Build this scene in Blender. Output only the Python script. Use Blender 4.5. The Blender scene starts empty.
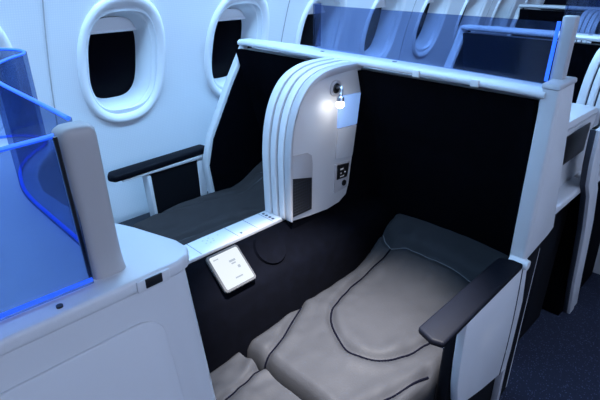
import bpy, bmesh, math, random
from mathutils import Vector, Matrix, noise
random.seed(3)
col = bpy.context.scene.collection
PI = math.pi

# ------------------------------------------------------------------ materials
def mat(name, rgb, rough=.5, metal=0, bump=0, bscale=200, var=0, vscale=8, coat=0, spec=.5, emit=None, estr=0):
    m = bpy.data.materials.new(name); m.use_nodes = True
    nt = m.node_tree; b = nt.nodes['Principled BSDF']
    b.inputs['Base Color'].default_value = (*rgb, 1)
    b.inputs['Roughness'].default_value = rough
    b.inputs['Metallic'].default_value = metal
    b.inputs['Coat Weight'].default_value = coat
    b.inputs['Specular IOR Level'].default_value = spec
    if emit:
        b.inputs['Emission Color'].default_value = (*emit, 1); b.inputs['Emission Strength'].default_value = estr
    tc = nt.nodes.new('ShaderNodeTexCoord')
    if var:
        n = nt.nodes.new('ShaderNodeTexNoise'); n.inputs['Scale'].default_value = vscale; n.inputs['Detail'].default_value = 4
        nt.links.new(tc.outputs['Object'], n.inputs['Vector'])
        r = nt.nodes.new('ShaderNodeValToRGB')
        r.color_ramp.elements[0].position = .3; r.color_ramp.elements[1].position = .7
        r.color_ramp.elements[0].color = (*[c*(1-var) for c in rgb], 1)
        r.color_ramp.elements[1].color = (*[min(1, c*(1+var)) for c in rgb], 1)
        nt.links.new(n.outputs['Fac'], r.inputs['Fac']); nt.links.new(r.outputs['Color'], b.inputs['Base Color'])
    if bump:
        n = nt.nodes.new('ShaderNodeTexNoise'); n.inputs['Scale'].default_value = bscale; n.inputs['Detail'].default_value = 3
        nt.links.new(tc.outputs['Object'], n.inputs['Vector'])
        bp = nt.nodes.new('ShaderNodeBump'); bp.inputs['Strength'].default_value = bump; bp.inputs['Distance'].default_value = .002
        nt.links.new(n.outputs['Fac'], bp.inputs['Height']); nt.links.new(bp.outputs['Normal'], b.inputs['Normal'])
    return m

def glass_mat(name, tint, milk, milkcol):
    m = bpy.data.materials.new(name); m.use_nodes = True
    nt = m.node_tree; nt.nodes.clear()
    o = nt.nodes.new('ShaderNodeOutputMaterial')
    t = nt.nodes.new('ShaderNodeBsdfTransparent'); t.inputs['Color'].default_value = (*tint, 1)
    d = nt.nodes.new('ShaderNodeBsdfDiffuse'); d.inputs['Color'].default_value = (*milkcol, 1)
    tl = nt.nodes.new('ShaderNodeBsdfTranslucent'); tl.inputs['Color'].default_value = (*milkcol, 1)
    g = nt.nodes.new('ShaderNodeBsdfGlossy'); g.inputs['Roughness'].default_value = .08
    a = nt.nodes.new('ShaderNodeAddShader'); nt.links.new(d.outputs[0], a.inputs[0]); nt.links.new(tl.outputs[0], a.inputs[1])
    m1 = nt.nodes.new('ShaderNodeMixShader'); m1.inputs[0].default_value = milk
    nt.links.new(t.outputs[0], m1.inputs[1]); nt.links.new(a.outputs[0], m1.inputs[2])
    m2 = nt.nodes.new('ShaderNodeMixShader'); m2.inputs[0].default_value = .035
    nt.links.new(m1.outputs[0], m2.inputs[1]); nt.links.new(g.outputs[0], m2.inputs[2])
    nt.links.new(m2.outputs[0], o.inputs['Surface'])
    return m

M = {}
M['shell'] = mat('shell_plastic', (.60, .61, .64), .35, bump=.05, bscale=500, var=.03, vscale=5)
M['lip'] = mat('lip_plastic', (.42, .42, .45), .35)
M['post'] = mat('brushed_post', (.40, .385, .39), .4, bump=.1, bscale=60)
M['gap'] = mat('dark_gap', (.03, .035, .05), .6)
M['black'] = mat('black_upholstery', (.0011, .0014, .0032), .85, bump=.2, bscale=600, var=.25, vscale=30, spec=.04)
M['pad'] = mat('armrest_leather', (.0018, .0025, .006), .6, bump=.15, bscale=400, spec=.13)
M['leather'] = mat('grey_leather', (.0235, .0245, .0285), .6, bump=.3, bscale=260, var=.05, vscale=14, spec=.07)
M['leather_w'] = mat('taupe_leather', (.040, .036, .038), .65, bump=.3, bscale=260, var=.05, vscale=14, spec=.06)
M['piping'] = mat('dark_piping', (.0012, .0014, .004), .8, spec=.03)
M['stitch'] = mat('light_stitching', (.12, .12, .13), .7, spec=.1)
M['base'] = mat('seat_base_plastic', (.003, .0035, .006), .7, bump=.1, spec=.15)
M['metal'] = mat('brushed_metal', (.45, .46, .5), .3, metal=1)
M['socket'] = mat('socket_black', (.01, .01, .012), .35)
M['white_mark'] = mat('white_marking', (.7, .7, .7), .5)
M['dark_mark'] = mat('dark_marking', (.03, .04, .07), .5)
M['glow'] = mat('blue_light_strip', (.02, .1, .8), .4, emit=(.03, .17, 1), estr=1.0)
M['bluecover'] = mat('lit_blue_cover', (.35, .5, .8), .3, emit=(.25, .48, 1), estr=.5)
M['bulb'] = mat('reading_bulb', (1, 1, 1), .4, emit=(1, .95, .85), estr=9)
M['screen'] = mat('lit_screen', (.01, .01, .01), .6, spec=.05, emit=(.84, .92, 1), estr=.98)
M['tablet'] = mat('tablet_plastic', (.055, .056, .06), .6, spec=.1)
M['icon'] = mat('screen_icon', (.01, .01, .01), .6, spec=.05, emit=(.62, .72, .85), estr=.72)
M['bezel'] = mat('window_bezel', (.80, .82, .86), .4)
M['shade'] = mat('window_shade', (.8, .82, .86), .5)
M['glass'] = glass_mat('blue_glass', (.50, .58, .75), .02, (.14, .22, .46))
M['pane'] = mat('window_pane', (.002, .002, .004), .3, spec=.05)
M['ceiling'] = mat('ceiling_panel', (.7, .72, .76), .6)
M['far'] = mat('bulkhead_panel', (.45, .5, .6), .6)

# wall: pale laminate with a fine woven line pattern
def wall_mat():
    m = mat('sidewall_laminate', (.74, .78, .83), .5)
    nt = m.node_tree; b = nt.nodes['Principled BSDF']
    tc = nt.nodes.new('ShaderNodeTexCoord')
    w1 = nt.nodes.new('ShaderNodeTexWave'); w1.bands_direction = 'Z'; w1.inputs['Scale'].default_value = 45; w1.inputs['Distortion'].default_value = .6
    w2 = nt.nodes.new('ShaderNodeTexWave'); w2.bands_direction = 'X'; w2.inputs['Scale'].default_value = 45; w2.inputs['Distortion'].default_value = .6
    mx = nt.nodes.new('ShaderNodeMath'); mx.operation = 'MULTIPLY'
    r = nt.nodes.new('ShaderNodeValToRGB')
    r.color_ramp.elements[0].color = (.70, .745, .81, 1); r.color_ramp.elements[1].color = (.78, .815, .86, 1)
    for w in (w1, w2): nt.links.new(tc.outputs['Object'], w.inputs['Vector'])
    nt.links.new(w1.outputs['Fac'], mx.inputs[0]); nt.links.new(w2.outputs['Fac'], mx.inputs[1])
    nt.links.new(mx.outputs[0], r.inputs['Fac']); nt.links.new(r.outputs['Color'], b.inputs['Base Color'])
    return m
M['wall'] = wall_mat()
def carpet_mat():
    m = mat('navy_carpet', (.01, .014, .035), .95, bump=.8, bscale=350)
    nt = m.node_tree; b = nt.nodes['Principled BSDF']
    tc = nt.nodes.new('ShaderNodeTexCoord')
    v = nt.nodes.new('ShaderNodeTexVoronoi'); v.inputs['Scale'].default_value = 110
    r = nt.nodes.new('ShaderNodeValToRGB')
    r.color_ramp.elements[0].position = .08; r.color_ramp.elements[0].color = (.08, .11, .2, 1)
    r.color_ramp.elements[1].position = .3; r.color_ramp.elements[1].color = (.012, .018, .045, 1)
    nt.links.new(tc.outputs['Object'], v.inputs['Vector']); nt.links.new(v.outputs['Distance'], r.inputs['Fac'])
    nt.links.new(r.outputs['Color'], b.inputs['Base Color'])
    return m
M['carpet'] = carpet_mat()

# ------------------------------------------------------------------ helpers
def link(name, bm, m, parent=None, smooth=35):
    me = bpy.data.meshes.new(name)
    bmesh.ops.recalc_face_normals(bm, faces=bm.faces)
    if smooth:
        for f in bm.faces: f.smooth = True
        for e in bm.edges:
            if len(e.link_faces) == 2 and e.calc_face_angle(0) > math.radians(smooth): e.smooth = False
    bm.to_mesh(me); bm.free()
    me.materials.append(m)
    o = bpy.data.objects.new(name, me); col.objects.link(o)
    if parent: o.parent = parent
    return o
def NB(): return bmesh.new()
def bevel(bm, geom_edges, w, seg=2):
    if w > 0 and geom_edges:
        bmesh.ops.bevel(bm, geom=geom_edges, offset=w, offset_type='OFFSET', segments=seg, profile=.5, affect='EDGES', clamp_overlap=True)
def merge(bm, tmp, mtx=None):
    if mtx is not None: bmesh.ops.transform(tmp, matrix=mtx, verts=tmp.verts)
    me = bpy.data.meshes.new('tmp'); tmp.to_mesh(me); tmp.free(); bm.from_mesh(me); bpy.data.meshes.remove(me)
def box(bm, x0, x1, y0, y1, z0, z1, w=0, seg=2, mtx=None):
    t = NB()
    bmesh.ops.create_cube(t, size=1)
    for v in t.verts: v.co = Vector(((x0+x1)/2+v.co.x*(x1-x0), (y0+y1)/2+v.co.y*(y1-y0), (z0+z1)/2+v.co.z*(z1-z0)))
    bevel(t, t.edges[:], w, seg)
    merge(bm, t, mtx)
def prism(bm, pts, axis, a0, a1, w=0, seg=2):
    """extrude the polygon pts along axis ('x': pts=(y,z); 'y': pts=(x,z); 'z': pts=(x,y))"""
    def P(p, a):
        return {'x': (a, p[0], p[1]), 'y': (p[0], a, p[1]), 'z': (p[0], p[1], a)}[axis]
    t = NB()
    A = [t.verts.new(P(p, a0)) for p in pts]; B = [t.verts.new(P(p, a1)) for p in pts]
    n = len(pts)
    t.faces.new(A); t.faces.new(B[::-1])
    for i in range(n): t.faces.new((A[i], B[i], B[(i+1) % n], A[(i+1) % n]))
    bmesh.ops.recalc_face_normals(t, faces=t.faces)
    if w:
        es = [e for e in t.edges if e.calc_face_angle(0) > math.radians(25)]
        bevel(t, es, w, seg)
    merge(bm, t)
def tube(bm, pts, r, n=8):
    pts = [Vector(p) for p in pts]
    rings = []
    up = Vector((0, 0, 1))
    for i, p in enumerate(pts):
        d = (pts[min(i+1, len(pts)-1)]-pts[max(i-1, 0)]).normalized()
        s = d.cross(up)
        if s.length < .05: s = d.cross(Vector((1, 0, 0)))
        s.normalize(); u = s.cross(d)
        rings.append([bm.verts.new(p+s*math.cos(2*PI*k/n)*r+u*math.sin(2*PI*k/n)*r) for k in range(n)])
    for a, b in zip(rings, rings[1:]):
        for k in range(n): bm.faces.new((a[k], a[(k+1) % n], b[(k+1) % n], b[k]))
    bm.faces.new(rings[0][::-1]); bm.faces.new(rings[-1])
def catmull(P, n=8):
    P = [Vector(p) for p in P]; out = []
    for i in range(len(P)-1):
        a = P[max(i-1, 0)]; b = P[i]; c = P[i+1]; d = P[min(i+2, len(P)-1)]
        for k in range(n):
            t = k/n
            out.append(.5*((2*b)+(c-a)*t+(2*a-5*b+4*c-d)*t*t+(3*b-a-3*c+d)*t**3))
    out.append(P[-1]); return out
def wall_strip(bm, path, z0, z1, th):
    """vertical sheet of thickness th following a plan path; z0/z1 numbers or functions of 0..1"""
    n = len(path); f0 = z0 if callable(z0) else (lambda t: z0); f1 = z1 if callable(z1) else (lambda t: z1)
    R = []
    for i, p in enumerate(path):
        d = (path[min(i+1, n-1)]-path[max(i-1, 0)]); d = Vector((d.x, d.y, 0)).normalized(); s = Vector((-d.y, d.x, 0))*th/2
        t = i/(n-1); a = Vector((p.x, p.y, 0))
        R.append([bm.verts.new(a+s+Vector((0, 0, f0(t)))), bm.verts.new(a+s+Vector((0, 0, f1(t)))),
                  bm.verts.new(a-s+Vector((0, 0, f1(t)))), bm.verts.new(a-s+Vector((0, 0, f0(t))))])
    for a, b in zip(R, R[1:]):
        for k in range(4): bm.faces.new((a[k], a[(k+1) % 4], b[(k+1) % 4], b[k]))
    bm.faces.new(R[0]); bm.faces.new(R[-1][::-1])
def thing(name, label, cat, loc=(0, 0, 0), group=None):
    o = bpy.data.objects.new(name, None); col.objects.link(o); o.empty_display_size = .1
    o.location = loc; o['label'] = label; o['category'] = cat
    if group: o['group'] = group
    return o
def tag(o, label, cat, group=None):
    o['label'] = label; o['category'] = cat
    if group: o['group'] = group
    return o
def struct(name, bm, m, parent=None, smooth=35):
    o = link(name, bm, m, parent, smooth)
    if parent is None: o['kind'] = 'structure'
    return o
def copy_tree(o, parent=None):
    c = o.copy(); col.objects.link(c)
    if parent: c.parent = parent
    for ch in list(o.children): copy_tree(ch, c)
    return c

# ------------------------------------------------------------------ the cabin
X0, X1 = -1.6, 6.5
def wy(z):   # sidewall section
    K = [(0, 1.70), (.3, 1.765), (.7, 1.775), (.95, 1.745), (1.15, 1.695), (1.35, 1.62), (1.6, 1.49), (1.85, 1.33), (2.1, 1.12)]
    for (a, ya), (b, yb) in zip(K, K[1:]):
        if z <= b:
            t = (z-a)/(b-a); return ya+(yb-ya)*t
    return K[-1][1]
def wys(z): return sum(wy(max(0, z+d)) for d in (-.09, -.045, 0, .045, .09))/5
bm = NB(); box(bm, X0, X1, -3.2, 1.72, -.04, 0); struct('floor', bm, M['carpet'])
bm = NB(); box(bm, X0, X1, -3.2, 1.2, 2.1, 2.14); struct('ceiling', bm, M['ceiling'])
bm = NB(); box(bm, X0, X1, -3.24, -3.2, 0, 2.1); struct('wall_right', bm, M['wall'])
bm = NB(); box(bm, X1, X1+.04, -3.2, 1.8, 0, 2.1); struct('wall_back', bm, M['far'])
bm = NB(); box(bm, X0-.04, X0, -3.2, 1.8, 0, 2.1); struct('wall_front', bm, M['far'])

PITCH = .515; WX = .816; WZ = 1.085
wins = [WX+PITCH*k for k in range(-2, 8)]
def sup(a, rx, rz, p=3.0):
    c, s = math.cos(a), math.sin(a)
    return rx*math.copysign(abs(c)**(2/p), c), rz*math.copysign(abs(s)**(2/p), s)
bm = NB()
zlo, zhi = .62, 1.5
def V(x, z, off=0): return bm.verts.new((x, wys(z)+off, z))
def grid(xs, zs):
    g = [[V(x, z) for z in zs] for x in xs]
    for i in range(len(xs)-1):
        for j in range(len(zs)-1): bm.faces.new((g[i][j], g[i+1][j], g[i+1][j+1], g[i][j+1]))
xa, xb = wins[0]-PITCH/2, wins[-1]+PITCH/2
grid([xa+(xb-xa)*i/20 for i in range(21)], [zlo*i/10 for i in range(11)])
grid([xa+(xb-xa)*i/20 for i in range(21)], [zhi+(2.1-zhi)*i/10 for i in range(11)])
NA = 64; RX, RZ = .128, .176
for cx in wins:
    rings = []
    for k in range(9):
        t = k/8; ring = []
        for a in range(NA):
            an = 2*PI*a/NA+PI/NA
            ix, iz = sup(an, RX, RZ)
            c, s = math.cos(an), math.sin(an)
            zt = (zhi-WZ) if s > 0 else (WZ-zlo)
            q = min(PITCH/2/max(abs(c), 1e-6), zt/max(abs(s), 1e-6))
            ox, oz = c*q, s*q
            ring.append(V(cx+ix+(ox-ix)*t, WZ+iz+(oz-iz)*t))
        rings.append(ring)
    for r0, r1 in zip(rings, rings[1:]):
        for a in range(NA): bm.faces.new((r0[a], r0[(a+1) % NA], r1[(a+1) % NA], r1[a]))
    # corner triangles of the bay
    for sx in (-1, 1):
        for zc in (zlo, zhi):
            best = sorted(rings[-1], key=lambda v: (abs(v.co.x-(cx+sx*PITCH/2))+abs(v.co.z-zc)))[:2]
            cv = V(cx+sx*PITCH/2, zc)
            if (best[0].co-cv.co).length > 1e-4:
                bm.faces.new((best[0], best[1], cv))
struct('wall_left', bm, M['wall'], smooth=30)
# panel joints of the sidewall
k = 0
for i in (-1.5, -.5, 1.5, 3.5, 5.5):
    x = WX+PITCH*i; b2 = NB(); k += 1
    pts = [(x, wys(z)-.001, z) for z in [j*2.05/40 for j in range(41)]]
    tube(b2, pts, .0022, 6); o = struct('trim_%d' % k, b2, M['lip'])
# dado ledge along the foot of the sidewall
b2 = NB(); prism(b2, [(1.70, .0), (1.60, 0), (1.60, .06), (1.66, .40), (1.745, .46), (1.76, .40)], 'x', X0, X1, .004); struct('trim_%d' % (k+1), b2, M['gap'])

def window(cx, idx, shade_drop):
    root = bpy.data.objects.new('window_%d' % idx, None); col.objects.link(root); root.location = (cx, wys(WZ), WZ); root['kind'] = 'structure'
    lean = math.atan((wys(WZ+.15)-wys(WZ-.15))/.3)
    # frame: rings from outer flange to recessed opening (local frame: x, depth +y out, z)
    prof = [(.168, .232, .006, 2.35), (.166, .230, -.006, 2.35), (.160, .224, -.012, 2.35), (.152, .214, -.013, 2.35), (.142, .201, -.008, 2.4), (.132, .188, .004, 2.5),
            (.126, .180, .018, 2.6), (.124, .178, .020, 2.6), (.121, .176, .020, 2.6), (.116, .170, .032, 2.7), (.107, .161, .058, 2.9), (.101, .153, .088, 3.1), (.099, .150, .105, 3.2)]
    b = NB(); R = []
    for rx, rz, d, p in prof:
        ring = []
        for a in range(NA):
            x, z = sup(2*PI*a/NA, rx, rz, p)
            wl = wys(WZ+z)-wys(WZ); fl = z*math.tan(lean); q = max(0, min(1, d/.08))
            ring.append(b.verts.new((x, d+wl*(1-q)+fl*q, z)))
        R.append(ring)
    for r0, r1 in zip(R, R[1:]):
        for a in range(NA): b.faces.new((r0[a], r0[(a+1) % NA], r1[(a+1) % NA], r1[a]))
    f = link('window_frame', b, M['bezel'], root, 60)
    b = NB(); ring = []
    for a in range(NA):
        x, z = sup(2*PI*a/NA, .102, .153, 3.2); ring.append((x, z))
    A = [b.verts.new((x, .102+z*math.tan(lean), z)) for x, z in ring]; B = [b.verts.new((x, .108+z*math.tan(lean), z)) for x, z in ring]
    b.faces.new(A); b.faces.new(B[::-1])
    for a in range(NA): b.faces.new((A[a], B[a], B[(a+1) % NA], A[(a+1) % NA]))
    link('pane', b, M['pane'], root)
    # shade pulled part-way down
    b = NB(); zb = .150-shade_drop
    pts = [p for p in ring if p[1] > zb]
    xs = max(p[0] for p in pts)
    pts = [(x*.97, z*.985) for x, z in pts]
    pts = sorted([p for p in pts], key=lambda p: math.atan2(p[1]-zb+.001, p[0]))
    pts = [(pts[0][0], zb)]+pts+[(pts[-1][0], zb)]
    A = [b.verts.new((x, .080+z*math.tan(lean), z)) for x, z in pts]; B = [b.verts.new((x, .088+z*math.tan(lean), z)) for x, z in pts]
    n = len(pts); b.faces.new(A); b.faces.new(B[::-1])
    for a in range(n): b.faces.new((A[a], B[a], B[(a+1) % n], A[(a+1) % n]))
    tube(b, [(-.090, .080+zb*math.tan(lean), zb+.003), (.090, .080+zb*math.tan(lean), zb+.003)], .005, 8)
    link('window_shade', b, M['shade'], root)
    return root
for i, cx in enumerate(wins): window(cx, i+1, .050 if i != 3 else .045)

# ------------------------------------------------------------------ the seats
def cushion_surface(seams, x0, x1, y0, y1, zf, nx=120, ny=84, side=.13, amp=1.0, seed=0, crown=.012, inset=None):
    """heightfield cushion, grooved along its seams"""
    b = NB(); G = []
    seg = []
    for s in seams:
        seg += list(zip(s, s[1:]))
    def dist(p):
        m = 9
        for a, c in seg:
            ab = c-a; t = max(0, min(1, (p-a).dot(ab)/max(ab.dot(ab), 1e-9)))
            m = min(m, (a+ab*t-p).length)
        return m
    def Z(x, y):
        p = Vector((x, y))
        d = dist(p)
        u = (y-y0)/(y1-y0); e = min(u, 1-u)*(y1-y0); ex = min(x-x0, 99)
        z = zf(x, y)
        z -= .022*max(0, 1-e/.024)**2 + .022*max(0, 1-ex/.024)**2
        z -= .013*math.exp(-(d/.011)**2) - .004*math.exp(-((d-.03)/.02)**2)
        z += crown*math.sin(PI*min(1, max(0, u)))
        z += amp*.006*noise.noise(Vector((x*7, y*9, seed))) + amp*.0105*noise.noise(Vector((x*19+y*8, y*24-x*6, seed+3)))*math.exp(-(d/.09)**2)*1.5
        return z
    for i in range(nx+1):
        x = x0+(x1-x0)*i/nx
        G.append([b.verts.new((x, y0+(y1-y0)*j/ny, Z(x, y0+(y1-y0)*j/ny))) for j in range(ny+1)])
    for i in range(nx):
        for j in range(ny): b.faces.new((G[i][j], G[i+1][j], G[i+1][j+1], G[i][j+1]))
    edge = [G[i][0] for i in range(nx+1)]+[G[nx][j] for j in range(1, ny+1)]+[G[i][ny] for i in range(nx-1, -1, -1)]+[G[0][j] for j in range(ny-1, 0, -1)]
    cx, cy = (x0+x1)/2, (y0+y1)/2
    prev = edge
    for k, (dz, s) in enumerate([(side*.35, 1.012), (side*.8, 1.010), (side, .985)]):
        low = [b.verts.new((cx+(v.co.x-cx)*s, cy+(v.co.y-cy)*s, v.co.z-dz)) for v in edge]
        for a in range(len(edge)): b.faces.new((prev[a], prev[(a+1) % len(edge)], low[(a+1) % len(edge)], low[a]))
        prev = low
    b.faces.new(prev)
    return b, Z
def smoothstep(a, b, x):
    t = max(0, min(1, (x-a)/(b-a))); return t*t*(3-2*t)
def zseat(x, y): return .435+.03*smoothstep(.62, .95, x)*.6+.15*smoothstep(1.10, 1.42, x)
def V2(L): return [Vector((p[0], p[1])) for p in L]
def c2(L, n=8): return [Vector((p.x, p.y)) for p in catmull([(a, b, 0) for a, b in L], n)]

def make_seat(side):
    """side 'aisle' or 'window'; coordinates are those of the middle row"""
    win = side == 'window'
    if not win:
        root = thing('airline_seat', 'black-backed aisle seat with grey leather cushion lit by the reading light', 'seat', (1.0, .64, 0), 'cabin seats')
        y0, y1 = .420, .872
        def my(y): return y
        lm = M['leather']
    else:
        root = thing('airline_seat', 'window seat with taupe leather cushion beside the first windows', 'seat', (1.0, 1.32, 0), 'cabin seats')
        y0, y1 = 1.095, 1.512
        def my(y): return 1.975-y
        lm = M['leather_w']
    off = Vector((root.location.x, root.location.y, 0))
    def put(name, b, m, parent=None, smooth=35):
        bmesh.ops.translate(b, verts=b.verts, vec=-off)
        return link(name, b, m, parent or root, smooth)
    U = c2([(1.245, .80), (1.13, .815), (1.00, .800), (.900, .765), (.842, .700), (.815, .620), (.845, .548), (.91, .505), (1.01, .487), (1.13, .482), (1.25, .485)])
    left = c2([(.865, .858), (.80, .832), (.74, .806), (.69, .788), (.645, .782)])
    right = c2([(.645, .490), (.72, .474), (.80, .450), (.90, .428)])
    r1 = c2([(1.245, .80), (1.262, .74), (1.262, .60), (1.25, .485)])
    r2 = c2([(1.25, .485), (1.27, .44), (1.285, .424)])
    r3 = c2([(1.245, .80), (1.262, .835), (1.28, .858)])
    seams = [U, left, right, r1, r2, r3]
    if win:
        W = c2([(.66, 1.33), (.82, 1.30), (.98, 1.27), (1.10, 1.21), (1.24, 1.16)])
        W2 = c2([(.80, 1.54), (.95, 1.50), (1.10, 1.46), (1.25, 1.45)])
        seams = [W, W2, [Vector((p.x, my(p.y))) for p in r1]]
    b, Z = cushion_surface(seams, .648 if not win else .665, 1.36, y0, y1 if not win else y1+.05, zseat if not win else (lambda x, y: zseat(x, y)*.75+.215), side=.13 if not win else .2, amp=.4, seed=2 if win else 5)
    cu = put('seat_cushion', b, lm, smooth=60)
    b = NB()
    for s in seams[:(3 if not win else 0)]:
        tube(b, [(p.x, p.y, Z(p.x, p.y)+.0012) for p in s], .0032, 6)
    if not win: put('piping', b, M['piping'], cu)
    b = NB()
    for s in (seams[3:] if not win else seams):
        tube(b, [(p.x, p.y, Z(p.x, p.y)+.001) for p in s], .0016, 6)
    put('stitching', b, M['stitch'], cu)
    # leg rest
    sl = [c2([(.612, .765), (.54, .757), (.46, .748), (.36, .74)])] if not win else [c2([(.60, 1.34), (.45, 1.35), (.32, 1.36)])]
    b, Z2 = cushion_surface(sl, .25, .612, y0, y1-.004, lambda x, y: (.425 if not win else .30)-.02*smoothstep(.6, .25, x), nx=60, ny=70, side=.10, seed=8)
    lr = put('leg_rest', b, lm if not win else M['black'], smooth=60)
    b = NB()
    for s in sl: tube(b, [(p.x, p.y, Z2(p.x, p.y)+.001) for p in s], .0028, 6)
    put('piping', b, M['piping'], lr)
    # backrest : slanted upholstered panel, with wings of padding
    b = NB()
    ya, yb = (.405, .945) if not win else (1.050, 1.522)
    N = 26; K = 24; F = []
    for i in range(N+1):
        t = i/N; z = .54+(1.112-.54)*t; xx = 1.385+(1.205-1.385)*t
        row = []
        for j in range(K+1):
            u = j/K; y = ya+(yb-ya)*u; e = min(u, 1-u)*(yb-ya)
            x = xx-.03*max(0, 1-e/.06)**2-.012*math.sin(PI*u)*math.sin(PI*t)-.006*math.exp(-((t-.62)/.03)**2)*-1
            row.append(b.verts.new((x, y, z)))
        F.append(row)
    Bk = [[b.verts.new((v.co.x+.03+(.0 if v.co.z > .6 else .01), v.co.y, v.co.z)) for v in (row[0], row[-1])] for row in F]
    for i in range(N):
        for j in range(K): b.faces.new((F[i][j], F[i+1][j], F[i+1][j+1], F[i][j+1]))
        b.faces.new((F[i][0], Bk[i][0], Bk[i+1][0], F[i+1][0])); b.faces.new((F[i][-1], F[i+1][-1], Bk[i+1][1], Bk[i][1]))
        b.faces.new((Bk[i][0], Bk[i][1], Bk[i+1][1], Bk[i+1][0]))
    b.faces.new([F[0][j] for j in range(K+1)]+[Bk[0][1], Bk[0][0]]); b.faces.new([F[N][j] for j in range(K+1)]+[Bk[N][1], Bk[N][0]])
    put('backrest', b, M['black'], smooth=50)
    # base under the cushion
    b = NB(); box(b, .66, 1.37, y0+.02, y1-.02, .0, .335, .012); box(b, .30, .62, y0+.05, y1-.05, .0, .315, .012)
    put('seat_base', b, M['base'])
    if not win:
        # armrest on the aisle
        b = NB(); t = NB()
        prism(t, [(.776, .345), (.768, .372), (.782, .413), (1.155, .406), (1.172, .372), (1.170, .343)], 'z', 0, .018, .006, 3)
        for v in t.verts: v.co.z += .662+(v.co.x-.77)*.045
        merge(b, t); ar = put('armrest', b, M['pad'])
        b = NB(); t = NB()
        prism(t, [(.790, .352), (.790, .398), (1.15, .396), (1.19, .39), (1.19, .352)], 'z', 0, .014, .003, 2)
        for v in t.verts: v.co.z += .6485+(v.co.x-.77)*.045
        merge(b, t); put('armrest_tray', b, M['shell'], ar)
        b = NB()
        prism(b, [(.918, .634), (.925, .50), (.935, .42), (.955, .345), (.985, .318), (1.12, .272), (1.24, .240), (1.298, .228), (1.305, .30), (1.302, .50), (1.262, .665), (1.18, .660)], 'y', .360, .384, .006, 2)
        sp = put('armrest_side_panel', b, M['shell'])
        b = NB(); tube(b, [(p.x, .3595, p.y) for p in c2([(1.225, .655), (1.245, .50), (1.250, .36), (1.243, .245)])], .0018, 6)
        put('panel_joint', b, M['gap'], sp)
        b = NB(); prism(b, [(1.290, .225), (1.312, .225), (1.325, .0), (1.300, .0)], 'y', .364, .384, .002); put('leg', b, M['lip'])
        b = NB(); box(b, .93, 1.36, .386, .416, .0, .58, .004); put('inner_panel', b, M['base'])
        b = NB()
        t = NB(); bmesh.ops.create_cone(t, cap_ends=True, segments=24, radius1=.014, radius2=.014, depth=.05)
        merge(b, t, Matrix.Translation((1.205, .366, .676))@Matrix.Rotation(PI/2, 4, 'X')); put('armrest_hinge', b, M['shell'])
    else:
        b = NB(); t = NB()
        prism(t, [(.650, 1.570), (.636, 1.600), (.655, 1.632), (1.05, 1.632), (1.06, 1.575)], 'z', 0, .026, .008, 3)
        for v in t.verts: v.co.z += .706+(v.co.x-.62)*.02
        merge(b, t); ar = put('armrest', b, M['pad'])
        b = NB(); prism(b, [(.680, .699), (.680, .706), (1.07, .715), (1.07, .699)], 'y', 1.574, 1.628, .003)
        put('armrest_tray', b, M['shell'], ar)
        for (xa_, xb_) in (((.775, .790), (.790, .802)), ((.995, 1.03), (1.0, 1.03))):
            b = NB(); prism(b, [(xa_[0], .692), (xa_[1], .692), (xb_[1], .42), (xb_[0], .42)], 'y', 1.576, 1.624, .003); put('armrest_support', b, M['shell'])
        b = NB(); box(b, .795, .998, 1.580, 1.612, .36, .700); put('armrest_infill', b, M['base'])
    return root

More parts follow.
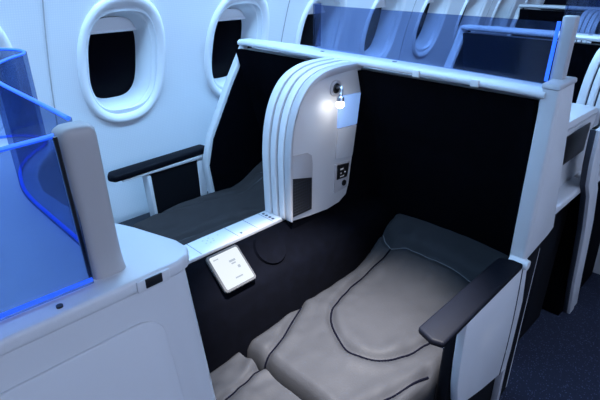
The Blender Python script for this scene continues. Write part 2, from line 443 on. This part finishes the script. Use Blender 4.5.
def make_shell(front=False):
    root = thing('seat_shell', 'white seat shell wrapped around the pair of seats with lit reading lamp', 'seat shell', (1.3, .96, 0), 'seat shells')
    off = Vector((1.3, .96, 0))
    def put(name, b, m, parent=None, smooth=35):
        bmesh.ops.translate(b, verts=b.verts, vec=-off)
        return link(name, b, m, parent or root, smooth)
    # back of the shell
    b = NB(); prism(b, [(1.235, 1.110), (1.262, 1.110), (1.455, .60), (1.470, .0), (1.440, .0), (1.430, .60)], 'y', .39, 1.548, .004)
    put('back_panel', b, M['shell'])
    # rail with a soft section, following the top of the shell
    path = catmull([(1.215, .385, 0), (1.217, .60, 0), (1.213, .90, 0), (1.215, 1.05, 0), (1.225, 1.18, 0), (1.234, 1.36, 0), (1.238, 1.47, 0), (1.236, 1.545, 0)], 8)
    sec = [(-.046, -.015), (-.050, -.011), (-.050, -.004), (-.044, .001), (-.036, .004), (.040, .004), (.048, .000), (.052, -.008), (.052, -.026)]
    b = NB(); R = []
    for i, p in enumerate(path):
        d = path[min(i+1, len(path)-1)]-path[max(i-1, 0)]; d.normalize(); s = Vector((d.y, -d.x, 0))
        wd = .82 if p.y < .93 else (.82+.18*min(1, (p.y-.93)/.1) if p.y < 1.2 else 1.0-.35*min(1, (p.y-1.2)/.3))
        R.append([b.verts.new(Vector((p.x, p.y, 1.138+.006*math.sin(PI*min(1, (p.y-.38)/1.2))+a[1]))+s*a[0]*wd) for a in sec])
    n = len(sec)
    for r0, r1 in zip(R, R[1:]):
        for k in range(n): b.faces.new((r0[k], r0[(k+1) % n], r1[(k+1) % n], r1[k]))
    b.faces.new(R[0]); b.faces.new(R[-1][::-1])
    rail = put('top_rail', b, M['shell'], smooth=50)
    for y in (.545, .715):
        b = NB(); box(b, 1.171, 1.182, y, y+.022, 1.124, 1.143, .002); put('rail_clip', b, M['white_mark'], rail)
    for x, y in ((1.21, .82), (1.20, 1.095)):
        b = NB(); box(b, x, x+.007, y, y+.012, 1.143, 1.149); put('rail_fastener', b, M['dark_mark'], rail)
    # aisle-side panel
    b = NB(); prism(b, [(1.180, 1.148), (1.282, 1.152), (1.415, .705), (1.375, .692), (1.232, .672), (1.205, .69)], 'y', .358, .372, .004)
    sp = put('side_panel', b, M['shell'])
    b = NB(); prism(b, [(1.178, 1.150), (1.205, 1.152), (1.236, .676), (1.206, .676)], 'y', .356, .396, .006, 3); put('edge_trim', b, M['shell'], sp)
    b = NB(); prism(b, [(1.175, 1.145), (1.179, 1.158), (1.284, 1.162), (1.288, 1.148)], 'y', .355, .398, .005, 3); put('top_cap', b, M['lip'], sp)
    b = NB(); prism(b, [(1.24, .70), (1.44, .74), (1.45, .0), (1.31, .0)], 'y', .388, .402, .002); put('lower_side', b, M['base'])
    # window-side panel
    b = NB(); prism(b, [(1.236, 1.140), (1.272, 1.135), (1.44, .62), (1.46, .10), (1.06, .10), (1.02, .56), (1.005, .690), (1.033, .79), (1.140, .985)], 'y', 1.530, 1.562, .007, 3)
    spw = put('side_panel', b, M['shell'])
    b = NB(); prism(b, [(1.245, 1.118), (1.255, 1.118), (1.44, .60), (1.44, .12), (1.08, .12), (1.035, .56), (1.02, .68), (1.048, .785), (1.155, .975)], 'y', 1.524, 1.534); put('side_lining', b, M['black'], spw)
    # wing between the seats: three ribbed slabs
    OUT = catmull([(.889, .70, 0), (.886, .82, 0), (.886, .91, 0), (.898, .994, 0), (.924, 1.060, 0), (.966, 1.108, 0), (1.025, 1.134, 0), (1.10, 1.142, 0), (1.20, 1.141, 0)], 5)
    INN = catmull([(.900, .70, 0), (.900, .82, 0), (.902, .93, 0), (.914, 1.012, 0), (.940, 1.062, 0), (.982, 1.098, 0), (1.04, 1.112, 0), (1.11, 1.117, 0), (1.20, 1.119, 0)], 5)
    def prof(o=0, xe=1.215, zb=.70):
        L = []
        for i, p in enumerate(OUT):
            d = (OUT[min(i+1, len(OUT)-1)]-OUT[max(i-1, 0)]).normalized()
            L.append((p.x+d.y*o, p.y-d.x*o))
        L[0] = (L[0][0], zb)
        return L+[(xe, L[-1][1]), (xe, zb)]
    b = NB()
    for (ya, yb, o) in ((.958, .983, .004), (.989, .1012e1, .002), (1.018, 1.046, .0)):
        prism(b, prof(o), 'y', ya, yb, .003)
    wing = put('console_wing', b, M['shell'])
    b = NB(); prism(b, prof(.010, 1.21), 'y', .966, 1.040); put('wing_joint', b, M['gap'], wing)
    # rim of the wing on the aisle-seat side
    P0, P1 = prof(.004)[:-2], [(p.x, p.y) for p in INN]
    b = NB(); prism(b, P0+[(1.205, P0[-1][1]), (1.205, P1[-1][1])]+P1[::-1], 'y', .928, .955, .004)
    put('wing_rim', b, M['lip'], wing)
    # inner side panel
    Q = [(p.x-.003, p.y+.003) for p in INN]+[0, 0]
    lower = [(1.214, 1.09), (1.190, .93), (1.172, .80), (1.166, .745), (1.154, .708), (1.12, .690), (1.06, .684), (.98, .690), (.900, .700)]
    b = NB(); prism(b, [q for q in Q[1:-2]]+lower, 'y', .936, .956, .002)
    ip = put('inner_side_panel', b, M['shell'], wing)
    b = NB(); prism(b, [(1.208, 1.10), (1.30, 1.10), (1.42, .50), (1.13, .50), (.91, .50), (.91, .696), (.98, .687), (1.06, .681), (1.12, .687), (1.157, .705), (1.170, .745), (1.175, .80), (1.193, .93)], 'y', .940, .955, .0)
    put('side_lining', b, M['black'])
    # stowage niche with mesh
    b = NB(); prism(b, [(.893, .712), (.985, .712), (.987, .865), (.982, .893), (.965, .904), (.893, .912)], 'y', .932, .9365, .0015)
    ni = put('stowage_panel', b, M['lip'], ip)
    b = NB(); prism(b, [(.897, .716), (.981, .716), (.981, .822), (.897, .842)], 'y', .929, .9325, .001); me_ = put('mesh_pocket', b, M['socket'], ni)
    b = NB()
    for k in range(9): box(b, .90+.0092*k, .9012+.0092*k, .9278, .929, .722, .832-.002*k)
    for k in range(11): box(b, .90, .978, .9278, .929, .724+.0098*k, .7251+.0098*k)
    put('mesh_weave', b, M['gap'], me_, 0)
    # lit blue cover and socket panel
    b = NB(); prism(b, [(1.098, 1.048), (1.200, 1.043), (1.188, .945), (1.096, .950)], 'y', .931, .9365, .002); put('light_cover', b, M['bluecover'], ip)
    b = NB(); prism(b, [(1.095, .947), (1.186, .942), (1.172, .842), (1.090, .852)], 'y', .930, .9365, .002); put('lower_cover', b, M['shell'], ip)
    b = NB(); prism(b, [(1.090, .732), (1.152, .736), (1.164, .825), (1.090, .833)], 'y', .932, .9365, .0015); so = put('socket_panel', b, M['lip'], ip)
    b = NB(); prism(b, [(1.098, .778), (1.148, .776), (1.156, .822), (1.098, .828)], 'y', .929, .9325, .001)
    bmesh.ops.create_cone
    t = NB(); bmesh.ops.create_cone(t, cap_ends=True, segments=20, radius1=.010, radius2=.010, depth=.004)
    merge(b, t, Matrix.Translation((1.135, .931, .757))@Matrix.Rotation(PI/2, 4, 'X'))
    sk = put('power_socket', b, M['socket'], so)
    for xa_, xb_, za_, zb_ in ((1.112, 1.126, .808, .813), (1.112, 1.118, .795, .799), (1.132, 1.138, .795, .799), (1.112, 1.130, .784, .787)):
        b = NB(); box(b, xa_, xb_, .9280, .9292, za_, zb_); put('socket_marking', b, M['white_mark'], sk)
    # reading lamp
    def lathe(b, prof_, c, ax, seg=24):
        ax = Vector(ax).normalized(); s = ax.cross(Vector((0, 0, 1)) if abs(ax.z) < .9 else Vector((1, 0, 0))).normalized(); u = ax.cross(s)
        R_ = []
        for h, r in prof_:
            R_.append([b.verts.new(Vector(c)+ax*h+(s*math.cos(2*PI*k/seg)+u*math.sin(2*PI*k/seg))*r) for k in range(seg)])
        for r0, r1 in zip(R_, R_[1:]):
            for k in range(seg): b.faces.new((r0[k], r0[(k+1) % seg], r1[(k+1) % seg], r1[k]))
        b.faces.new(R_[0][::-1]); b.faces.new(R_[-1])
    b = NB(); lathe(b, [(0, .024), (.004, .024), (.006, .021), (.006, .016), (.003, .014)], (1.082, .936, 1.075), (0, -1, 0))
    lamp = put('reading_lamp', b, M['lip'], ip)
    b = NB(); lathe(b, [(0, .015), (.002, .015), (.0045, .012), (.0045, .009)], (1.082, .9325, 1.075), (0, -1, 0)); put('lamp_socket', b, M['socket'], lamp)
    b = NB(); tube(b, catmull([(1.082, .930, 1.078), (1.081, .914, 1.080), (1.073, .904, 1.070), (1.067, .902, 1.056)], 5), .0055, 10); put('lamp_neck', b, M['metal'], lamp)
    b = NB(); lathe(b, [(0, .006), (.004, .011), (.014, .012), (.016, .010)], (1.067, .902, 1.060), (-.1, -.1, -1)); put('lamp_head', b, M['metal'], lamp)
    b = NB()
    t = NB(); bmesh.ops.create_uvsphere(t, u_segments=16, v_segments=10, radius=.0125); merge(b, t, Matrix.Translation((1.0645, .900, 1.037))); put('bulb', b, M['bulb'], lamp)
    # console between the seats
    sec = [(1.052, .690), (.973, .690), (.958, .684), (.944, .672), (.882, .612), (.868, .586), (.861, .50), (.861, .0), (1.088, .0), (1.088, .60), (1.076, .668), (1.064, .686)]
    b = NB(); prism(b, sec, 'x', .235 if not front else .5, 1.42, .004, 2); con = put('console', b, M['black'])
    b = NB(); box(b, .30, .955, .972, 1.050, .686, .700, .003); st = put('console_top', b, M['shell'], con)
    for x in (.60, .73, .80, .86):
        b = NB(); box(b, x, x+.0014, .975, 1.047, .6996, .7004); put('console_joint', b, M['dark_mark'], st)
    for x, y in [(.640, 1.028), (.650, 1.020), (.660, 1.030), (.668, 1.018), (.640, 1.010), (.652, 1.006), (.664, 1.008), (.690, 1.026)]:
        b = NB(); box(b, x, x+.0045, y, y+.0045, .6996, .7004); put('console_marking', b, M['lip'], st)
    b = NB(); box(b, .745, .751, .985, .993, .6996, .7007); put('console_fastener', b, M['dark_mark'], st)
    for y in (.985, 1.0, 1.015, 1.03):
        b = NB(); box(b, .868, .876, y, y+.008, .6996, .7010); put('console_slot', b, M['dark_mark'], st)
    b = NB()
    t = NB(); bmesh.ops.create_cone(t, cap_ends=True, segments=32, radius1=.055, radius2=.050, depth=.016)
    b2 = NB(); merge(b, t, Matrix.Translation((.800, .925, .655))@Matrix.Rotation(math.radians(45), 4, 'X')@Matrix.Scale(1.0, 4))
    bmesh.ops.scale(b, vec=(1, 1, 1), verts=b.verts); put('console_dial_pad', b, M['black'], con)
    return root, put

def glass_screen(root, put, path, z0, z1, glow_path=None, th=.006, ends=(True, True)):
    b = NB(); wall_strip(b, path, z0, z1, th); g = put('glass_screen', b, M['glass'], root, 60)
    f1 = z1 if callable(z1) else (lambda t: z1); f0 = z0 if callable(z0) else (lambda t: z0)
    n = len(path)
    return g

# --- row in view
shell, put = make_shell()
gp = catmull([(1.243, .415, 0), (1.243, .60, 0), (1.240, .90, 0), (1.240, 1.06, 0), (1.247, 1.15, 0), (1.272, 1.205, 0), (1.315, 1.215, 0)], 8)
g = glass_screen(shell, put, gp, 1.142, 1.283)
b = NB(); prism(b, [(1.234, .374), (1.234, .396), (1.242, .405), (1.256, .405), (1.264, .396), (1.264, .374)], 'z', 1.150, 1.298, .004); put('glass_post', b, M['lip'])
b = NB(); tube(b, [(1.236, .4095, 1.152), (1.240, .4095, 1.285)], .0045, 8); put('light_strip', b, M['glow'], g)
seat_a = make_seat('aisle'); seat_w = make_seat('window')

# --- rows behind
def row_copy(dx, dy, lab_shell, lab_a, lab_w, wide=1):
    out = []
    for o, l in ((shell, lab_shell), (seat_a, lab_a), (seat_w, lab_w)):
        if l is None: continue
        c = copy_tree(o); c.location = o.location+Vector((dx, dy, 0)); c['label'] = l; out.append(c)
    for o in out:
        if wide != 1: o.location.y = .96+(o.location.y-dy-.96)*wide+dy; o.scale = (1, wide, 1)
    for ch in list(out[0].children):       # only the far end of the console reaches these rows' wings
        if ch.name.startswith('console') and 'wing' not in ch.name:
            for g_ in list(ch.children_recursive): bpy.data.objects.remove(g_)
            bpy.data.objects.remove(ch)
    b = NB(); prism(b, [(1.046, .690), (.958, .690), (.95, .66), (.93, .0), (1.09, .0), (1.088, .60)], 'x', .96, 1.42, .004, 2)
    bmesh.ops.translate(b, verts=b.verts, vec=(-1.3, -.96, 0)); link('console', b, M['black'], out[0])
    b = NB(); box(b, .86, 1.03, .915, 1.05, .672, .700, .010, 3)
    bmesh.ops.translate(b, verts=b.verts, vec=(-1.3, -.96, 0)); link('console_top', b, M['shell'], out[0])
    for ch in list(out[0].children):       # and the wing is lined in black on its seat side
        if ch.name.startswith('console_wing'):
            ch.scale.y = 1/wide
            for g_ in list(ch.children):
                if g_.name.startswith('inner_side_panel'):
                    for h_ in list(g_.children_recursive): bpy.data.objects.remove(h_)
                    g_.data = g_.data.copy(); g_.data.materials.clear(); g_.data.materials.append(M['black'])
    return out
row_copy(1.06, -.52, 'seat shell with curved white ribbed wing, seen past the right edge of the main shell', None,
         'dark-backed seat of the row directly behind, seen above the main shell through the glass', 1.27)
row_copy(2.62, .02, 'farthest seat shell visible, at the very top behind two other shells', None, 'farthest dark seat back at the top edge of the picture')

# --- tall ribbed side frame of the row behind
rt = thing('aisle_partition', 'tall grey ribbed frame bending down to the aisle carpet at the right edge', 'partition', (2.1, .40, 0))
off = Vector((2.1, .40, 0))
def putr(name, b, m, parent=None, smooth=35):
    bmesh.ops.translate(b, verts=b.verts, vec=-off); return link(name, b, m, parent or rt, smooth)
for (o0, o1, ya, nm, mm) in ((0, .055, .372, 'rib', 'shell'), (.060, .110, .376, 'rib', 'shell'), (-.004, .114, .384, 'frame_core', 'gap')):
    cl = [(1.69, .93), (1.715, .80), (1.745, .72), (1.80, .66), (1.88, .50), (1.93, .35), (1.975, .20), (2.05, .0)]
    cl = [(x+.02, z) for x, z in cl]
    A = [(x+o0, z) for x, z in cl]; B_ = [(x+o1, z) for x, z in cl]
    b = NB(); prism(b, A+B_[::-1], 'y', ya, .402, .003); putr(nm, b, M[mm])

# --- small side console in front of that frame
sd = thing('side_console', 'small white console with dark mesh panel and shelf behind the main shell', 'console', (1.8, .5, 0))
def puts(name, b, m, parent=None, smooth=35):
    bmesh.ops.translate(b, verts=b.verts, vec=(-1.8, -.5, 0)); return link(name, b, m, parent or sd, smooth)
b = NB(); prism(b, [(1.56, .70), (1.56, .955), (1.93, .950), (1.98, .93), (1.98, .70)], 'y', .450, .60, .006); cb = puts('body', b, M['shell'])
b = NB(); box(b, 1.58, 1.93, .444, .452, .925, .930, .002); puts('body_rim', b, M['lip'], cb)
b = NB(); box(b, 1.60, 1.885, .445, .452, .800, .905, .003); puts('mesh_panel', b, M['socket'], cb)
b = NB(); prism(b, [(1.56, .40), (1.80, .40), (1.86, .42), (1.88, .46), (1.56, .46)], 'z', .672, .704, .008, 3); puts('shelf', b, M['shell'])
b = NB(); box(b, 1.58, 1.96, .46, .60, 0, .70, .004); puts('base', b, M['base'])

def rr2(x0, x1, z0, z1, r, n=8):
    L = []
    for (cx_, cz_, a0) in ((x1-r, z1-r, 0), (x0+r, z1-r, PI/2), (x0+r, z0+r, PI), (x1-r, z0+r, 3*PI/2)):
        for k in range(n+1):
            a = a0+PI/2*k/n; L.append((cx_+r*math.cos(a), cz_+r*math.sin(a)))
    return L
# --- front row shell, cut off by the left edge of the picture
fr = thing('seat_shell', 'nearest seat shell at left with blank white side and glowing blue glass screen', 'seat shell', (0, .6, 0), 'seat shells')
offf = Vector((0, .6, 0))
def putf(name, b, m, parent=None, smooth=35):
    bmesh.ops.translate(b, verts=b.verts, vec=-offf); return link(name, b, m, parent or fr, smooth)
b = NB()
# outer aisle side, curved round the aft corner
PL = [(.200, .450), (.180, .50), (.168, .56), (.165, .62), (.175, .67), (.195, .72), (.225, .76), (.250, .79), (.256, .83), (.23, .88), (.10, .93), (-.05, .93), (-.05, .45)]
prism(b, [(-.95, .362), (.190, .362), (.203, .367), (.211, .379), (.210, .397)]+[(x-.004, y) for x, y in PL]+[(-.95, .42)], 'z', .02, 1.131, .0)
for v in b.verts:
    if v.co.x > .1: v.co.x += .10*max(0, 1.131-v.co.z)*(1 if v.co.y < .46 else 0)
putf('side_panel', b, M['shell'])
b = NB(); t = NB()
prism(t, [(-.95, .358), (.195, .358), (.208, .363), (.2170, .376), (.2165, .396)]+PL+[(-.95, .44)], 'z', 1.131, 1.146, .004, 3)
merge(b, t); led = putf('top_rail', b, M['shell'], smooth=60)
b = NB(); box(b, .150, .184, .3560, .360, 1.1315, 1.1445, .002); la = putf('latch_recess', b, M['shell'], led)
b = NB(); box(b, .158, .175, .3550, .3566, 1.1345, 1.1445, .001); putf('latch', b, M['socket'], la)
b = NB(); t = NB(); bmesh.ops.create_cone(t, cap_ends=True, segments=16, radius1=.0028, radius2=.0028, depth=.002)
merge(b, t, Matrix.Translation((.088, .3685, 1.1465))); putf('screw_cap', b, M['socket'], led)
b = NB(); prism(b, [(.10, .05), (.06, 1.10), (.10, 1.10), (.15, .60), (.16, .05)], 'y', .935, 1.55, .004); putf('back_lining', b, M['black'])
b = NB(); prism(b, rr2(-.93, .168, .12, 1.098, .025), 'y', .3585, .363, .003)
for v in b.verts:
    if v.co.x > .05: v.co.x += .10*max(0, 1.118-v.co.z)
putf('raised_side_face', b, M['shell'])
# post
b = NB()
N = 40; R = []
for k in range(26):
    t_ = k/25; z = 1.144+.154*t_
    fl = .003*math.exp(-t_*9); sq = 1-.0*t_
    top = 1 if k < 23 else (1-((k-22)/3)**2*.35)
    ring = []
    for a in range(N):
        x, y = sup(2*PI*a/N, .0150*top, .0130*top, 3.2)
        xx = x+(fl if x > 0 else fl*.1)*(abs(x)/.0150)
        ring.append(b.verts.new((.139+xx-.008*t_, .394-.016*t_+y+(fl*.15*(1 if y > 0 else 0)), z-(.004 if k > 23 else 0)*(k-23))))
    R.append(ring)
for r0, r1 in zip(R, R[1:]):
    for a in range(N): b.faces.new((r0[a], r0[(a+1) % N], r1[(a+1) % N], r1[a]))
b.faces.new(R[-1]); b.faces.new(R[0][::-1])
putf('glass_post', b, M['post'], smooth=60)
b = NB(); tube(b, [(.1225, .386, 1.146), (.1145, .370, 1.286)], .0016, 8); putf('post_gasket', b, M['socket'])
def gs(path, z0, z1):
    n = len(path)
    b = NB(); wall_strip(b, path, z0, z1, .006); g_ = putf('glass_screen', b, M['glass'], None, 60)
    b = NB(); tube(b, [(p.x, p.y, z1(i/(n-1)) if callable(z1) else z1) for i, p in enumerate(path)], .0020, 8); putf('light_strip', b, M['glow'], g_)
    b = NB(); tube(b, [(p.x, p.y, z0+.0025) for p in path], .0020, 8); putf('light_strip', b, M['glow'], g_)
gs(catmull([(.122, .381, 0), (.02, .384, 0), (-.10, .386, 0), (-.30, .39, 0), (-.60, .40, 0)], 6), 1.148, lambda t: 1.284-.02*t)
gs(catmull([(.141, .412, 0), (.142, .47, 0), (.142, .54, 0), (.143, .60, 0), (.150, .65, 0), (.168, .71, 0), (.198, .755, 0), (.226, .785, 0), (.234, .82, 0), (.210, .86, 0), (.14, .885, 0), (0, .92, 0)], 6), 1.148, 1.286)

# --- handset with lit screen, in the slope of the console
hs = thing('seat_control_tablet', 'small white tablet with glowing screen in the black console slope', 'tablet', (.648, .918, .653))
A45 = Matrix.Translation((0, 0, 0))@Matrix.Rotation(math.radians(40), 4, 'X')@Matrix.Rotation(math.radians(0), 4, 'Z')
def rr(w, h, r, n=6):
    L = []
    for (sx, sy, a0) in ((1, 1, 0), (-1, 1, PI/2), (-1, -1, PI), (1, -1, 3*PI/2)):
        for k in range(n+1):
            a = a0+PI/2*k/n; L.append((sx*(w-r)+r*math.cos(a), sy*(h-r)+r*math.sin(a)))
    return L
for nm, w, h, r, z0, z1, mm, bv in (('tablet_body', .053, .056, .010, .004, .016, 'tablet', .003), ('screen', .046, .049, .005, .0155, .0168, 'screen', 0)):
    b = NB(); prism(b, rr(w, h, r), 'z', z0, z1, bv)
    bmesh.ops.transform(b, matrix=A45, verts=b.verts)
    o = link(nm, b, M[mm], hs)
sc = o
for (x, y, w, h) in ((.012, .018, .010, .003), (.012, .010, .007, .002), (.022, -.004, .004, .004), (-.03, .038, .008, .0015), (.006, -.030, .012, .002)):
    b = NB(); box(b, x-w, x+w, y-h, y+h, .0166, .0171)
    bmesh.ops.transform(b, matrix=A45, verts=b.verts); link('screen_icon', b, M['icon'], sc)

# ------------------------------------------------------------------ lights of the cabin and added fills
def area(name, loc, rot, sx, sy, e, c):
    l = bpy.data.lights.new(name, 'AREA'); l.shape = 'RECTANGLE'; l.size = sx; l.size_y = sy; l.energy = e; l.color = c
    o = bpy.data.objects.new(name, l); col.objects.link(o); o.location = loc; o.rotation_euler = rot; return o
area('cove_and_fill_light', (1.0, .98, 2.06), (math.radians(28), 0, 0), 4.6, .12, 74, (.34, .63, 1))
area('ceiling_wash', (2.4, -1.0, 2.07), (0, 0, 0), 7.5, .5, 28, (.57, .70, 1))
area('cove_and_fill_light', (1.2, -2.6, 1.95), (math.radians(72), 0, 0), 6.0, .4, 58, (.62, .74, 1))  # unseen fill, added to brighten the upright white faces towards the aisle
def spot(name, loc, target, e, c, ang, blend, size=.03):
    l = bpy.data.lights.new(name, 'SPOT'); l.energy = e; l.color = c; l.spot_size = math.radians(ang); l.spot_blend = blend; l.shadow_soft_size = size
    o = bpy.data.objects.new(name, l); col.objects.link(o); o.location = loc
    o.rotation_euler = (Vector(target)-Vector(loc)).to_track_quat('-Z', 'Y').to_euler(); return o
spot('reading_and_fill_spot', (.55, .40, 2.05), (.80, .65, .45), 1080, (1, .955, .94), 32, 1.0)
spot('reading_and_fill_spot', (.50, .25, 2.05), (1.02, .93, .92), 11, (1, .93, .90), 20, .8)  # extra spot, added to lift the wing panel with neutral light
l = bpy.data.lights.new('lamp_glow', 'POINT'); l.energy = .08; l.color = (1, .95, .90); l.shadow_soft_size = .01
o = bpy.data.objects.new('lamp_glow', l); col.objects.link(o); o.location = (1.060, .885, 1.018)

w = bpy.data.worlds.new('night'); bpy.context.scene.world = w; w.use_nodes = True
w.node_tree.nodes['Background'].inputs[0].default_value = (.002, .003, .008, 1)

# ------------------------------------------------------------------ camera
cam = bpy.data.cameras.new('camera'); cam.sensor_width = 36; cam.lens = 486/600*36; cam.clip_start = .02
co = bpy.data.objects.new('camera', cam); col.objects.link(co)
co.location = (0, 0, 1.4); co.rotation_euler = (math.radians(90-25.8), 0, math.radians(-45))
sc_ = bpy.context.scene; sc_.camera = co
sc_.view_settings.view_transform = 'Standard'; sc_.view_settings.look = 'None'; sc_.view_settings.gamma = 1; sc_.view_settings.use_curve_mapping = False
sc_.view_settings.exposure = 0
